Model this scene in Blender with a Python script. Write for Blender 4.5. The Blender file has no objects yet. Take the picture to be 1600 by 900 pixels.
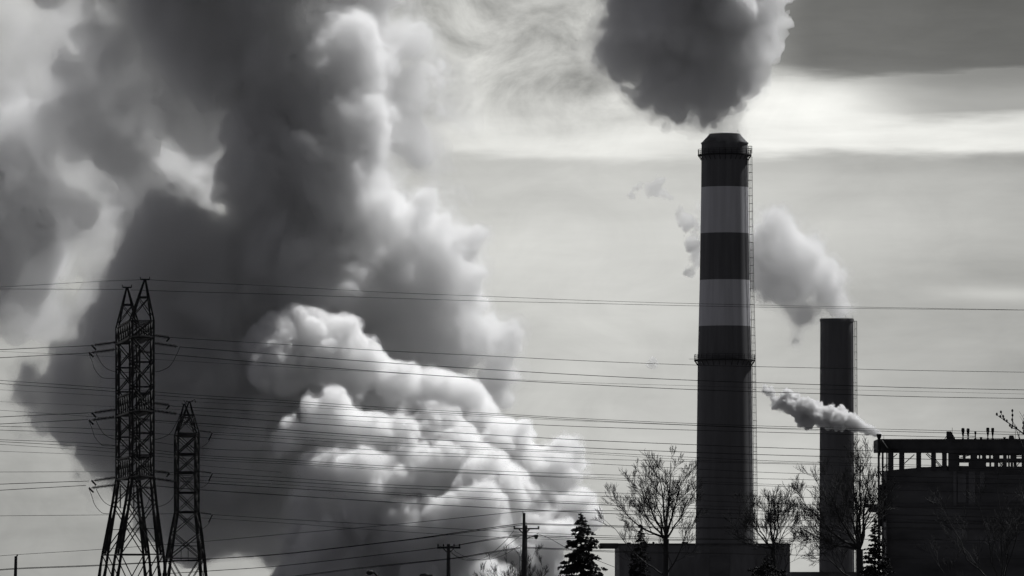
import bpy, bmesh, math, random, time
import numpy as np
from mathutils import Vector, Quaternion, Matrix
R=math.radians
sc=bpy.context.scene
F=10000.0; CX=800.0; HY=915.0; CZ=8.0
def P(px,py,Y): return Vector(((px-CX)*Y/F, Y, CZ+(HY-py)*Y/F))
# camera
cd=bpy.data.cameras.new('camera'); cam=bpy.data.objects.new('camera',cd); sc.collection.objects.link(cam); sc.camera=cam
cam.location=(0,0,CZ); cam.rotation_euler=(R(90),0,0)
cd.sensor_width=36; cd.lens=36*F/1600; cd.shift_y=(HY-450)/1600; cd.clip_start=1; cd.clip_end=60000
# sun
SAZ,SEL=R(50),R(57)
sl=bpy.data.lights.new('sun','SUN'); so=bpy.data.objects.new('sun',sl); sc.collection.objects.link(so)
sl.energy=5.0; sl.angle=R(3.0); sl.color=(1,1,1)
d=Vector((math.sin(SAZ)*math.cos(SEL),math.cos(SAZ)*math.cos(SEL),math.sin(SEL)))
so.rotation_euler=d.to_track_quat('Z','Y').to_euler()
w=bpy.data.worlds.new('World'); sc.world=w; w.use_nodes=True
nt=w.node_tree; nt.nodes.clear()
def N(t,**k):
    n=nt.nodes.new(t)
    for a,b in k.items(): setattr(n,a,b)
    return n
def val(x,inp):
    if isinstance(x,(int,float)): inp.default_value=x
    else: nt.links.new(x,inp)
def M(op,a,b=0.0,c=0.0,clamp=False):
    n=N('ShaderNodeMath',operation=op,use_clamp=clamp); val(a,n.inputs[0]); val(b,n.inputs[1]); val(c,n.inputs[2]); return n.outputs[0]
def SS(x,a,b,lo=0.0,hi=1.0):
    n=N('ShaderNodeMapRange',interpolation_type='SMOOTHSTEP'); val(x,n.inputs[0]); n.inputs[1].default_value=a; n.inputs[2].default_value=b; n.inputs[3].default_value=lo; n.inputs[4].default_value=hi; return n.outputs[0]
tc=N('ShaderNodeTexCoord'); sx=N('ShaderNodeSeparateXYZ'); nt.links.new(tc.outputs['Generated'],sx.inputs[0])
x,y,z=sx.outputs
ya=M('MAXIMUM',y,0.05)
u=M('DIVIDE',x,ya); e=M('DIVIDE',z,ya)      # azimuth and elevation slopes
U=M('MULTIPLY',u,F/1000.0); E=M('MULTIPLY',e,F/1000.0)   # frame: U -.8...8, E 0...0.915
def noise(su,se,off,detail=5,rough=.55,dist=0.0):
    cb=N('ShaderNodeCombineXYZ'); nt.links.new(M('MULTIPLY',U,su),cb.inputs[0]); nt.links.new(M('MULTIPLY',E,se),cb.inputs[1]); cb.inputs[2].default_value=off
    n=N('ShaderNodeTexNoise'); n.inputs['Scale'].default_value=1; n.inputs['Detail'].default_value=detail; n.inputs['Roughness'].default_value=rough; n.inputs['Distortion'].default_value=dist
    nt.links.new(cb.outputs[0],n.inputs['Vector']); return M('SUBTRACT',n.outputs[0],.5)
n1=noise(1.3,7,1.0); n2=noise(3.2,24,4.0,6,.6); n3=noise(.9,4,9.0,4,.5,.4); n4=noise(6,9,17.0,6,.62,.6); n5=noise(2.2,14,23.0,5,.55,.3)
def gauss(cu,ce,ru,re):
    a_=M('DIVIDE',M('SUBTRACT',U,cu),ru); b_=M('DIVIDE',M('SUBTRACT',E,ce),re)
    return M('EXPONENT',M('MULTIPLY',M('ADD',M('MULTIPLY',a_,a_),M('MULTIPLY',b_,b_)),-1.0))
Ew=M('ADD',E,M('MULTIPLY',n1,.09)); Ew=M('ADD',Ew,M('MULTIPLY',n2,.035))
g=M('ADD',.43,M('MULTIPLY',n1,.22)); g=M('ADD',g,M('MULTIPLY',n2,.10)); g=M('ADD',g,M('MULTIPLY',n5,.10))
g=M('ADD',g,M('MULTIPLY',gauss(.10,.50,.33,.24),.16))
g=M('ADD',g,M('MULTIPLY',gauss(.42,.12,.30,.14),.13))
g=M('SUBTRACT',g,M('MULTIPLY',SS(U,.45,.9),.07))
g=M('MULTIPLY',g,M('SUBTRACT',1.0,M('MULTIPLY',M('MULTIPLY',SS(U,-.35,-.8),SS(E,.45,.1)),.22)))
# broken cloud upper middle
mid=M('MULTIPLY',SS(E,.66,.78),M('MULTIPLY',SS(U,-.4,-.1),SS(U,.5,.2)))
g=M('ADD',g,M('MULTIPLY',mid,M('MULTIPLY',n4,.95)))
# long bright gap in the overcast
band=M('MULTIPLY',SS(Ew,.663,.69),SS(Ew,.82,.765))
right=SS(U,.22,.42); left_=M('MULTIPLY',M('MULTIPLY',SS(U,-.22,.0),SS(Ew,.775,.72)),.62)
band=M('MULTIPLY',band,M('MAXIMUM',right,left_))
wedge=M('MULTIPLY',SS(M('ADD',U,M('MULTIPLY',n3,.8)),.52,.78),M('MULTIPLY',SS(Ew,.715,.745),SS(Ew,.84,.79)))
g=M('ADD',g,M('MULTIPLY',band,M('ADD',.36,M('MULTIPLY',n5,.45))))
g=M('SUBTRACT',g,M('MULTIPLY',gauss(.6,.66,.5,.02),.06)); g=M('ADD',g,M('MULTIPLY',gauss(.55,.58,.4,.09),.10)); g=M('ADD',g,M('MULTIPLY',n4,M('ADD',.13,M('MULTIPLY',SS(U,.5,0),.08))))
g=M('ADD',g,M('MULTIPLY',gauss(.78,.455,.10,.012),.16))
dark=M('MULTIPLY',SS(Ew,.785,.815),SS(U,.30,.48)); dark=M('MAXIMUM',dark,M('MULTIPLY',wedge,.8))
g=M('MULTIPLY',g,M('SUBTRACT',1.0,M('MULTIPLY',dark,M('ADD',.66,M('MULTIPLY',n5,.25)))))
g=M('MULTIPLY',g,1.04)
# rest of the dome: darker overcast away from the bright quarter
front=SS(y,-.3,.9,.29,1.0); up=SS(z,.12,.6,1.0,.35)
g=M('MULTIPLY',g,M('MULTIPLY',front,up)); g=M('MAXIMUM',g,.01)
# a little clear-sky light through the overcast (neutral: the photograph is monochrome)
st=N('ShaderNodeTexSky',sky_type='NISHITA'); st.sun_disc=False; st.sun_elevation=SEL; st.sun_rotation=SAZ
bw=N('ShaderNodeRGBToBW'); nt.links.new(st.outputs[0],bw.inputs[0]); g=M('ADD',g,M('MULTIPLY',bw.outputs[0],.002))
cb=N('ShaderNodeCombineXYZ'); 
nt.links.new(g,cb.inputs[0]);nt.links.new(g,cb.inputs[1]);nt.links.new(M('MULTIPLY',g,SS(y,.2,.95,1.13,.955)),cb.inputs[2])
bg=N('ShaderNodeBackground'); bg.inputs[1].default_value=1.0; nt.links.new(cb.outputs[0],bg.inputs[0])
o=N('ShaderNodeOutputWorld'); nt.links.new(bg.outputs[0],o.inputs[0])
sc.view_settings.view_transform='Standard'; sc.view_settings.look='None'
cy=sc.cycles
cy.volume_bounces=22; cy.max_bounces=24; cy.transparent_max_bounces=64
cy.use_adaptive_sampling=True; cy.adaptive_threshold=0.05; cy.use_denoising=True

# ---- noise
def perlin(X,Y,Z,seed):
    rng=np.random.RandomState(seed); G=rng.normal(size=(4096,3)).astype(np.float32); G/=np.linalg.norm(G,axis=1,keepdims=True)*.7
    xi=np.floor(X).astype(np.int32); yi=np.floor(Y).astype(np.int32); zi=np.floor(Z).astype(np.int32)
    fx=(X-xi).astype(np.float32); fy=(Y-yi).astype(np.float32); fz=(Z-zi).astype(np.float32)
    s=lambda t:t*t*t*(t*(t*6-15)+10)
    ux,uy,uz=s(fx),s(fy),s(fz); out=np.zeros_like(fx)
    for i in (0,1):
        wx=ux if i else 1-ux
        for j in (0,1):
            wy=(uy if j else 1-uy)*wx
            for k in (0,1):
                h=((xi+i)*73856093 ^ (yi+j)*19349663 ^ (zi+k)*83492791)&0x7fffffff
                h=(h^(h>>13))&4095
                g=G[h]
                out+=wy*(uz if k else 1-uz)*(g[...,0]*(fx-i)+g[...,1]*(fy-j)+g[...,2]*(fz-k))
    return out
def surface_nets(S,org,h):
    """S>0 inside."""
    ins=S>0
    c=np.zeros(tuple(n-1 for n in S.shape),np.int8)
    for i in (0,1):
        for j in (0,1):
            for k in (0,1):
                c+=ins[i:S.shape[0]-1+i,j:S.shape[1]-1+j,k:S.shape[2]-1+k]
    act=(c>0)&(c<8); idx=-np.ones(c.shape,np.int32); cells=np.argwhere(act); idx[act]=np.arange(len(cells))
    acc=np.zeros((len(cells),3),np.float32); cnt=np.zeros(len(cells),np.float32)
    a,b,d_=cells.T
    for ax in range(3):
        o1,o2=[q for q in range(3) if q!=ax]
        for p in (0,1):
            for q in (0,1):
                off=[0,0,0]; off[o1]=p; off[o2]=q
                s0=S[a+off[0],b+off[1],d_+off[2]]; off2=list(off); off2[ax]=1
                s1=S[a+off2[0],b+off2[1],d_+off2[2]]
                m=(s0>0)!=(s1>0); t=np.where(m,s0/np.where(m,s0-s1,1),0)
                pos=np.zeros((len(cells),3),np.float32); pos[:,o1]=p; pos[:,o2]=q; pos[:,ax]=t
                acc+=pos*m[:,None]; cnt+=m
    V=(cells+acc/cnt[:,None])*h+np.array(org)
    quads=[]
    for ax in range(3):
        o1,o2=(ax+1)%3,(ax+2)%3
        sl0=[slice(None)]*3; sl1=[slice(None)]*3; sl0[ax]=slice(0,-1); sl1[ax]=slice(1,None)
        A=ins[tuple(sl0)]; B=ins[tuple(sl1)]
        e_=np.argwhere(A!=B)
        ok=(e_[:,o1]>0)&(e_[:,o2]>0)&(e_[:,o1]<S.shape[o1]-1)&(e_[:,o2]<S.shape[o2]-1)
        e_=e_[ok]; sgn=A[tuple(e_.T)]
        def g(d1,d2):
            q=e_.copy(); q[:,o1]-=d1; q[:,o2]-=d2; return idx[tuple(q.T)]
        Q=np.stack([g(1,1),g(0,1),g(0,0),g(1,0)],1)
        Q[~sgn]=Q[~sgn][:,::-1]; quads.append(Q)
    return V,np.concatenate(quads)
def steam_mesh(name,blobs,Y0,h,amps,seed,k=.6,warp=0,iso=(0,),squash=1.0,lumps=None):
    """blobs: (px,py,r_px,depth offset in px)"""
    s=Y0/F
    C=np.array([[(b[0]-CX)*s,Y0+b[3]*s,CZ+(HY-b[1])*s,b[2]*s] for b in blobs],np.float32)
    lo=(C[:,:3]-C[:,3:]).min(0)-sum(a for a,_ in amps)*1.0-2*h; hi=(C[:,:3]+C[:,3:]).max(0)+sum(a for a,_ in amps)*1.0+2*h
    n=np.ceil((hi-lo)/h).astype(int)+1
    ax=[lo[i]+h*np.arange(n[i],dtype=np.float32) for i in range(3)]
    X,Y,Z=np.meshgrid(*ax,indexing='ij')
    XW,YW,ZW=X,Y,Z
    if warp:
        wl=amps[0][1]*.9; XW=X+warp*perlin(X/wl,Y/wl,Z/wl,seed+50); ZW=Z+warp*perlin(X/wl,Y/wl,Z/wl,seed+51)
    K=k
    if lumps:
        rng=np.random.RandomState(seed+900); cur=[tuple(c) for c in C]; allc=list(cur)
        for lev in range(lumps[0]):
            nx=[]
            for (x_,y_,z_,r_) in cur:
                for q in range(lumps[1]):
                    d=rng.normal(size=3); d/=np.linalg.norm(d); d[1]*=squash
                    f=rng.uniform(.72,.98); nx.append((x_+d[0]*r_*f,y_+d[1]*r_*f,z_+d[2]*r_*f,r_*rng.uniform(*lumps[2])))
            nx=[c for c in nx if c[3]>h*1.6]
            keep=[]
            A_=np.array(allc)
            for c in nx:   # drop lumps buried inside bigger ones
                dd=np.sqrt((A_[:,0]-c[0])**2+((A_[:,1]-c[1])/squash)**2+(A_[:,2]-c[2])**2)-A_[:,3]
                if dd.min()>-c[3]*1.6: keep.append(c)
            allc+=keep; cur=keep
        S=np.full(X.shape,-30.,np.float32); kk=lumps[3]
        for (x_,y_,z_,r_) in allc:
            R_=r_+3+kk; ii=[]
            for q,cc,rr in ((0,x_,R_),(1,y_,R_*max(1,squash)),(2,z_,R_)):
                a_=max(0,int((cc-rr-lo[q])/h)); b_=min(n[q],int((cc+rr-lo[q])/h)+2); ii.append(slice(a_,b_))
            ii=tuple(ii)
            if any(q.stop<=q.start for q in ii): continue
            D=r_-np.sqrt((XW[ii]-x_)**2+((YW[ii]-y_)/squash)**2+(ZW[ii]-z_)**2)
            k2=min(kk,r_*.35); hh=np.clip(k2-np.abs(D-S[ii]),0,None)/k2
            S[ii]=np.maximum(D,S[ii])+hh*hh*k2*.25
        C=C[:0]
    acc=np.zeros_like(X) if not lumps else None
    for c in C:
        D=np.sqrt((XW-c[0])**2+((YW-c[1])/squash)**2+(ZW-c[2])**2)-c[3]
        acc+=np.exp(np.clip(-D/K,-30,20))
    if not lumps: S=K*np.log(np.maximum(acc,1e-13))
    del acc
    near=np.abs(S)<sum(a for a,_ in amps)*1.3+2*h
    p=np.argwhere(near); xx,yy,zz=X[near],Y[near],Z[near]
    disp=np.zeros_like(xx)
    for i,(a,wl) in enumerate(amps):
        m=perlin(xx/wl+i*7.3,yy/wl+3.1,zz/wl-i,seed+i)
        disp+=a*(np.abs(m)*2.0-.45)
    S[near]+=disp
    for q in (0,-1): S[q]=-99; S[:,q]=-99; S[:,:,q]=-99
    out=[]
    for lv in iso:
        V,Q=surface_nets(S-lv,lo,h)
        me=bpy.data.meshes.new(name); me.from_pydata(V.tolist(),[],Q.tolist()) if 0 else None
        me.vertices.add(len(V)); me.vertices.foreach_set('co',V.astype(np.float32).ravel())
        me.loops.add(Q.size); me.loops.foreach_set('vertex_index',Q.astype(np.int32).ravel())
        me.polygons.add(len(Q)); me.polygons.foreach_set('loop_start',np.arange(0,Q.size,4,dtype=np.int32)); 
        me.update(calc_edges=True)
        out.append(me)
    return out
def vol_mat(name,dens,aniso=.4,col=(1,1,1)):
    m=bpy.data.materials.new(name); m.use_nodes=True; t=m.node_tree; t.nodes.clear()
    v=t.nodes.new('ShaderNodeVolumePrincipled'); v.inputs['Density'].default_value=dens; v.inputs['Color'].default_value=(*col,1); v.inputs['Anisotropy'].default_value=aniso
    o=t.nodes.new('ShaderNodeOutputMaterial'); t.links.new(v.outputs[0],o.inputs['Volume']); return m

# ================= materials =================
def mat(name,col,rough=.8,var=.25,scale=.3,metal=0.0,stretch=(1,1,1),bump=0.0,spec=.3):
    m=bpy.data.materials.new(name); m.use_nodes=True; t=m.node_tree; b=t.nodes['Principled BSDF']
    b.inputs['Roughness'].default_value=rough; b.inputs['Metallic'].default_value=metal; b.inputs['Specular IOR Level'].default_value=spec
    tc=t.nodes.new('ShaderNodeTexCoord'); mp=t.nodes.new('ShaderNodeMapping'); mp.inputs['Scale'].default_value=stretch
    n=t.nodes.new('ShaderNodeTexNoise'); n.inputs['Scale'].default_value=scale; n.inputs['Detail'].default_value=7; n.inputs['Roughness'].default_value=.62
    r=t.nodes.new('ShaderNodeValToRGB'); c0=[c*(1-var) for c in col]; c1=[c*(1+var) for c in col]
    r.color_ramp.elements[0].position=.3; r.color_ramp.elements[1].position=.7
    r.color_ramp.elements[0].color=(*c0,1); r.color_ramp.elements[1].color=(*c1,1)
    t.links.new(tc.outputs['Object'],mp.inputs[0]); t.links.new(mp.outputs[0],n.inputs['Vector']); t.links.new(n.outputs[0],r.inputs[0]); t.links.new(r.outputs[0],b.inputs['Base Color'])
    if bump:
        bp=t.nodes.new('ShaderNodeBump'); bp.inputs['Strength'].default_value=bump; t.links.new(n.outputs[0],bp.inputs['Height']); t.links.new(bp.outputs[0],b.inputs['Normal'])
    return m
def g3(v): return (v,v,v*1.04)
MAT=dict(
 band_dark=mat('dark_painted_concrete',g3(0.120),.9,.22,.8,stretch=(1,1,.05),bump=.1),
 band_pale=mat('pale_painted_concrete',g3(0.540),.9,.13,.8,stretch=(1,1,.05),bump=.1),
 concrete=mat('chimney_concrete',g3(0.120),.9,.18,.6,stretch=(1,1,.06),bump=.2),
 steel=mat('galvanised_steel',g3(.015),.7,.3,2),
 black_steel=mat('black_steel',g3(.02),.8,.3,2),
 insulator=mat('glazed_insulator',g3(.012),.9,.2,3,spec=.1),
 wire=mat('weathered_conductor',g3(0.006),1.0,.1,2,spec=0.0),
 wood=mat('weathered_wood',g3(.035),.9,.3,2,stretch=(4,4,.4)),
 cladding=mat('grimy_cladding',g3(0.095),.9,.55,.10,stretch=(.6,.6,2.2),bump=.1),
 cladding2=mat('streaked_concrete_wall',g3(0.130),.9,.35,.14,stretch=(1.6,1.6,.5),bump=.1),
 roof=mat('roof_edge',g3(0.060),.9,.3,.5),
 bark=mat('bark',g3(0.030),.95,.35,3,stretch=(1,1,.3)),
 twig=mat('twig_bark',g3(0.030),.95,.35,3),
 needles=mat('conifer_needles',g3(0.030),.9,.5,2),
 ground=mat('rough_ground',g3(.06),.95,.4,.05),
 grass=mat('winter_grass',g3(.05),.95,.4,.6),
 road=mat('asphalt',g3(.05),.9,.15,1.5),
 glass=mat('lamp_glass',g3(.35),.2,.05,3),
)
# ================= builders =================
class MB:
    def __init__(s): s.v=[]; s.f=[]; s.mi=[]
    def box(s,x0,x1,y0,y1,z0,z1,mi=0):
        b=len(s.v); s.v+=[(x,y,z) for x in (x0,x1) for y in (y0,y1) for z in (z0,z1)]
        s.f+=[tuple(b+i for i in q) for q in ((0,1,3,2),(4,6,7,5),(0,4,5,1),(2,3,7,6),(0,2,6,4),(1,5,7,3))]; s.mi+=[mi]*6
        return s
    def tube(s,pts,rad,n=6,cap=True):
        pts=[Vector(p) for p in pts]
        if isinstance(rad,(int,float)): rad=[rad]*len(pts)
        b0=len(s.v); prev=None
        for i,p in enumerate(pts):
            t=(pts[min(i+1,len(pts)-1)]-pts[max(i-1,0)])
            if t.length<1e-9: t=Vector((0,0,1))
            t.normalize()
            if prev is None: a=t.orthogonal().normalized()
            else:
                a=prev-t*prev.dot(t)
                if a.length<1e-6: a=t.orthogonal()
                a.normalize()
            prev=a; c=t.cross(a)
            for k in range(n):
                w_=2*math.pi*k/n; s.v.append(tuple(p+(a*math.cos(w_)+c*math.sin(w_))*rad[i]))
        for i in range(len(pts)-1):
            for k in range(n):
                q=b0+i*n; s.f.append((q+k,q+(k+1)%n,q+n+(k+1)%n,q+n+k)); s.mi.append(0)
        if cap:
            s.f.append(tuple(b0+k for k in range(n))[::-1]); s.f.append(tuple(b0+(len(pts)-1)*n+k for k in range(n))); s.mi+=[0,0]
        return s
    def bar(s,a,b,t):  # square bar (angle iron)
        return s.tube([a,b],t*.7071,4)
    def lathe(s,prof,c=(0,0,0),n=48,mis=None,axis=None):
        """prof: list of (r,z) in metres round the point c"""
        b0=len(s.v); c=Vector(c)
        if axis is None: A,B,T=Vector((1,0,0)),Vector((0,1,0)),Vector((0,0,1))
        else: T=Vector(axis).normalized(); A=T.orthogonal().normalized(); B=T.cross(A)
        for r,z in prof:
            for k in range(n):
                w_=2*math.pi*k/n; s.v.append(tuple(c+A*(r*math.cos(w_))+B*(r*math.sin(w_))+T*z))
        for i in range(len(prof)-1):
            for k in range(n):
                q=b0+i*n; s.f.append((q+k,q+(k+1)%n,q+n+(k+1)%n,q+n+k)); s.mi.append(mis[i] if mis else 0)
        return s
    def poly(s,pts,y0,y1):
        """outline in x,z extruded from y0 to y1"""
        b=len(s.v); n=len(pts); s.v+=[(x,y0,z) for x,z in pts]+[(x,y1,z) for x,z in pts]
        s.f.append(tuple(range(b,b+n))); s.f.append(tuple(range(b+2*n-1,b+n-1,-1)))
        for i in range(n):
            j=(i+1)%n; s.f.append((b+j,b+i,b+n+i,b+n+j))
        s.mi+=[0]*(n+2); return s
    def build(s,name,mats,parent=None,smooth=False,kind=None):
        me=bpy.data.meshes.new(name); me.from_pydata(s.v,[],s.f)
        for m in (mats if isinstance(mats,(list,tuple)) else [mats]): me.materials.append(m)
        if any(s.mi): me.polygons.foreach_set('material_index',s.mi)
        if smooth: me.polygons.foreach_set('use_smooth',[True]*len(me.polygons))
        me.update()
        if not smooth:
            bm=bmesh.new(); bm.from_mesh(me); bmesh.ops.recalc_face_normals(bm,faces=bm.faces); bm.to_mesh(me); bm.free()
        o=bpy.data.objects.new(name,me); sc.collection.objects.link(o)
        if parent is not None: o.parent=parent; o.matrix_parent_inverse=parent.matrix_world.inverted()
        if kind: o['kind']=kind
        return o
def thing(name,label,cat,loc=(0,0,0),group=None):
    o=bpy.data.objects.new(name,None); sc.collection.objects.link(o); o.location=loc; o.matrix_world=Matrix.Translation(Vector(loc))
    return tag(o,label,cat,group)
def tag(o,label,cat,group=None):
    o['label']=label; o['category']=cat
    if group: o['group']=group
    return o

# ================= ground =================
MB().box(-9000,9000,-3000,16000,-1.0,0.0).build('ground',MAT['ground'],kind='structure')
rd=MB(); rd.box(-600,600,262,271,0.004,0.02); rd.build('road',MAT['road'],kind='structure')
kb=MB(); kb.box(-600,600,271,271.2,0.004,0.14); kb.box(-600,600,261.8,262,0.004,0.14); kb.build('kerb',MAT['cladding2'],kind='structure')
mk=MB()
for i in range(-60,61): mk.box(i*10,i*10+3,266.4,266.55,0.024,0.026)
mk.build('road_marking',MAT['band_pale'],kind='structure')

# ================= tall banded chimney =================
Y1=1390.0; s1=Y1/F
def zz(py,Y): return CZ+(HY-py)*Y/F
def xx(px,Y): return (px-CX)*Y/F
cx1=xx(1132.3,Y1); Zb=0.0
def rad1(py): # measured silhouette
    T=[(210,36.0),(293,36.8),(438,39.0),(560,42.0),(850,45.6),(975,47.5)]
    for (a,ra),(b,rb) in zip(T,T[1:]):
        if py<=b: return (ra+(rb-ra)*(py-a)/(b-a))*s1
    return T[-1][1]*s1
ch=thing('banded_chimney','tallest round chimney, painted in dark and pale bands, with two ring galleries','chimney',(cx1,Y1,0))
pys=[972.5,850,700,600,510,510,438,438,365,365,293,293,236,225]; prof=[(rad1(p),zz(p,Y1)) for p in pys]
mis=[2,2,2,2,0,0,1,1,0,0,1,0,0]
prof=[];ml=[]
seg=[(972.5,850,2),(850,700,2),(700,560,2),(560,510,0),(510,438,1),(438,365,0),(365,293,1),(293,225,0)]
for i,(a,b,m_) in enumerate(seg):
    if not prof: prof.append((rad1(a),zz(a,Y1)))
    prof.append((rad1(b),zz(b,Y1))); ml.append(m_)
MB().lathe(prof,(cx1,Y1,0),96,ml).build('shaft',[MAT['band_dark'],MAT['band_pale'],MAT['concrete']],ch,True)
cp=MB(); r0=rad1(225)
cp.lathe([(r0,zz(225.3,Y1)),(r0+.12,zz(225,Y1)),(r0+.12,zz(223,Y1)),(r0-.05,zz(222.6,Y1)),(24.5*s1,zz(210.5,Y1)),(24.5*s1,zz(209.3,Y1)),(23.2*s1,zz(209.3,Y1)),(23.2*s1,zz(214,Y1)),(.3,zz(214,Y1))],(cx1,Y1,0),64)
cp.build('cap',MAT['band_dark'],ch)
def gallery(c,Y,py,r,wd,parent,nm='gallery'):
    z=zz(py,Y); g_=MB()
    g_.lathe([(r+.02,z-.15),(r+wd,z-.15),(r+wd,z+.12),(r+.02,z+.12)],c,64)
    n=28
    for k in range(n):
        a=2*math.pi*k/n; d=Vector((math.cos(a),math.sin(a),0))
        p=Vector(c)+Vector((0,0,z))
        g_.bar(p+d*(r+.02)-Vector((0,0,1.15)),p+d*(r+wd-.05)-Vector((0,0,.1)),.11)
    o=g_.build(nm,MAT['black_steel'],parent)
    h=MB()
    for k in range(n):
        a=2*math.pi*k/n; d=Vector((math.cos(a),math.sin(a),0)); p=Vector(c)+Vector((0,0,z+.1))
        h.bar(p+d*(r+wd-.06),p+d*(r+wd-.06)+Vector((0,0,1.1)),.07)
    for q in (.4,.75,1.12):
        pts=[Vector(c)+Vector((math.cos(2*math.pi*k/64)*(r+wd-.06),math.sin(2*math.pi*k/64)*(r+wd-.06),z+.1+q)) for k in range(65)]
        h.tube(pts,.035,4,False)
    h.build('railing',MAT['black_steel'],o)
gallery((cx1,Y1,0),Y1,242.5,rad1(242),.80,ch); gallery((cx1,Y1,0),Y1,563,rad1(563),.80,ch)
def caged_ladder(c,Y,rf,py0,py1,ang,parent,step,off=.28,w_=.5,cage=.78):
    L=MB(); d=Vector((math.cos(ang),math.sin(ang),0)); tn=Vector((-math.sin(ang),math.cos(ang),0))
    n=int(abs(zz(py0,Y)-zz(py1,Y))/step); stiles=[[],[]]; straps=[[] for _ in range(5)]
    for i in range(n+1):
        py=py0+(py1-py0)*i/n; z=zz(py,Y); r=rf(py)
        base=Vector((c[0],c[1],z))+d*(r+off)
        for k,sg in enumerate((-1,1)): stiles[k].append(base+tn*sg*w_/2)
        hoop=[base+tn*(math.cos(a)*w_*.75)+d*(math.sin(a)*cage) for a in [math.pi*q/6 for q in range(7)]]
        L.tube(hoop,.045,4,False)
        for k,q in enumerate((1,2,3,4,5)): straps[k].append(hoop[q])
        L.bar(base+tn*w_/2,base-tn*w_/2,.06)
        if i%2==0: L.bar(base-d*off,base,.09)
        if i<n:
            for j in range(1,5):
                zq=zz(py+(py1-py0)*j/5/n,Y); b2=Vector((c[0],c[1],zq))+d*(rf(py)+off); L.bar(b2+tn*w_/2,b2-tn*w_/2,.028)
    for st in stiles: L.tube(st,.045,4)
    for st in straps: L.tube(st,.028,4)
    return L.build('caged_ladder',MAT['steel'],parent)
caged_ladder((cx1,Y1),Y1,rad1,960,246,R(-14),ch,1.66)
caged_ladder((cx1,Y1),Y1,rad1,240,229,R(-14),ch,.5)
for a in (-38,20,100,170): 
    rods=MB(); d=Vector((math.cos(R(a)),math.sin(R(a)),0)); p=Vector((cx1,Y1,zz(209.5,Y1)))+d*24*s1; rods.bar(p,p+Vector((0,0,.9)),.05); rods.build('lightning_rod',MAT['black_steel'],ch)
rods=MB(); rods.bar(Vector((cx1,Y1,zz(561,Y1)))+Vector((-rad1(561)-1.9,0,0)),Vector((cx1,Y1,zz(561,Y1)))+Vector((-rad1(561)-.1,0,0)),.07)
rods.build('side_rod',MAT['black_steel'],ch)

# ================= plain chimney =================
Y2=1600.0; s2=Y2/F; cx2=xx(1307.6,Y2)
ch2=thing('plain_chimney','shorter plain dark chimney with a toothed rim, standing right of the banded chimney','chimney',(cx2,Y2,0))
def rad2(py): return (26.0+1.6*(py-497)/400)*s2
MB().lathe([(rad2(965),0),(rad2(499),zz(503,Y2)),(rad2(499)+.12,zz(502.8,Y2)),(rad2(499)+.12,zz(498.6,Y2)),(rad2(499)-.4,zz(498.6,Y2)),(rad2(499)-.4,zz(510,Y2)),(.2,zz(510,Y2))],(cx2,Y2,0),72).build('shaft',MAT['concrete'],ch2,False)
rm=MB()
for k in range(30):
    a=2*math.pi*k/30; d=Vector((math.cos(a),math.sin(a),0)); p=Vector((cx2,Y2,zz(498.5,Y2)))+d*(rad2(499)-.12)
    t_=Vector((-d.y,d.x,0)); rm.tube([p-t_*.22+Vector((0,0,.0)),p+t_*.22],.16,4)
rm.build('rim_block',MAT['concrete'],ch2)['kind']='stuff'
for a in (200,250,300,345): 
    lr=MB(); d=Vector((math.cos(R(a)),math.sin(R(a)),0)); p=Vector((cx2,Y2,zz(499,Y2)))+d*(rad2(499)-.1); lr.bar(p,p+Vector((0,0,.95)),.045); lr.build('lightning_rod',MAT['black_steel'],ch2)
caged_ladder((cx2,Y2),Y2,rad2,960,502,R(-14),ch2,1.9,off=.35,w_=.5,cage=.6)

# ================= power house with open top storey =================
Y3=1150.0; s3=Y3/F
def X(px): return xx(px,Y3)
def Z(py): return zz(py,Y3)
ph=thing('power_house','large dark power house with an open columned top storey and roof pipes','building',(X(1540),Y3+10,0))
rf=MB(); rf.box(X(1371.5),X(1780),Y3-.4,Y3+13,Z(705.5),Z(686.3)); rf.box(X(1371.0),X(1780),Y3-.7,Y3-.4,Z(688.6),Z(686.0)); rf.box(X(1384),X(1780),Y3-.6,Y3-.4,Z(708),Z(703)); rf.build('roof',MAT['roof'],ph)
cols=[(1371.6,1374.6),(1378,1380.6),(1385,1386.6),(1387.8,1396),(1405.2,1413),(1432,1439.2),(1455.3,1462.4),(1472.4,1479.3),(1482,1499)]
for i,(a,b) in enumerate(cols):
    bot=970 if i<3 else 736
    MB().box(X(a),X(b),Y3-.3,Y3+(.6 if i<3 else .9),Z(bot),Z(705.5)).build('column',MAT['roof'],ph)
# side stair frame at the left end
fr=MB()
for py in (736,757,779,803,826,849,872):
    fr.box(X(1371.6),X(1386),Y3-.2,Y3+.3,Z(py+1.6),Z(py))
for a,b in ((736,757),(779,803),(826,849)):
    fr.bar((X(1374),Y3+.1,Z(a)),(X(1385),Y3+.1,Z(b)),.22)
fr.box(X(1374.6),X(1378),Y3+.5,Y3+.8,Z(823),Z(757)); fr.box(X(1380.6),X(1384.6),Y3+.5,Y3+.8,Z(815),Z(752)); fr.box(X(1374.6),X(1376),Y3+.5,Y3+.8,Z(970),Z(823)); fr.box(X(1380.6),X(1383),Y3+.5,Y3+.8,Z(970),Z(850))
fr.build('stair_frame',MAT['roof'],ph)
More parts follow.
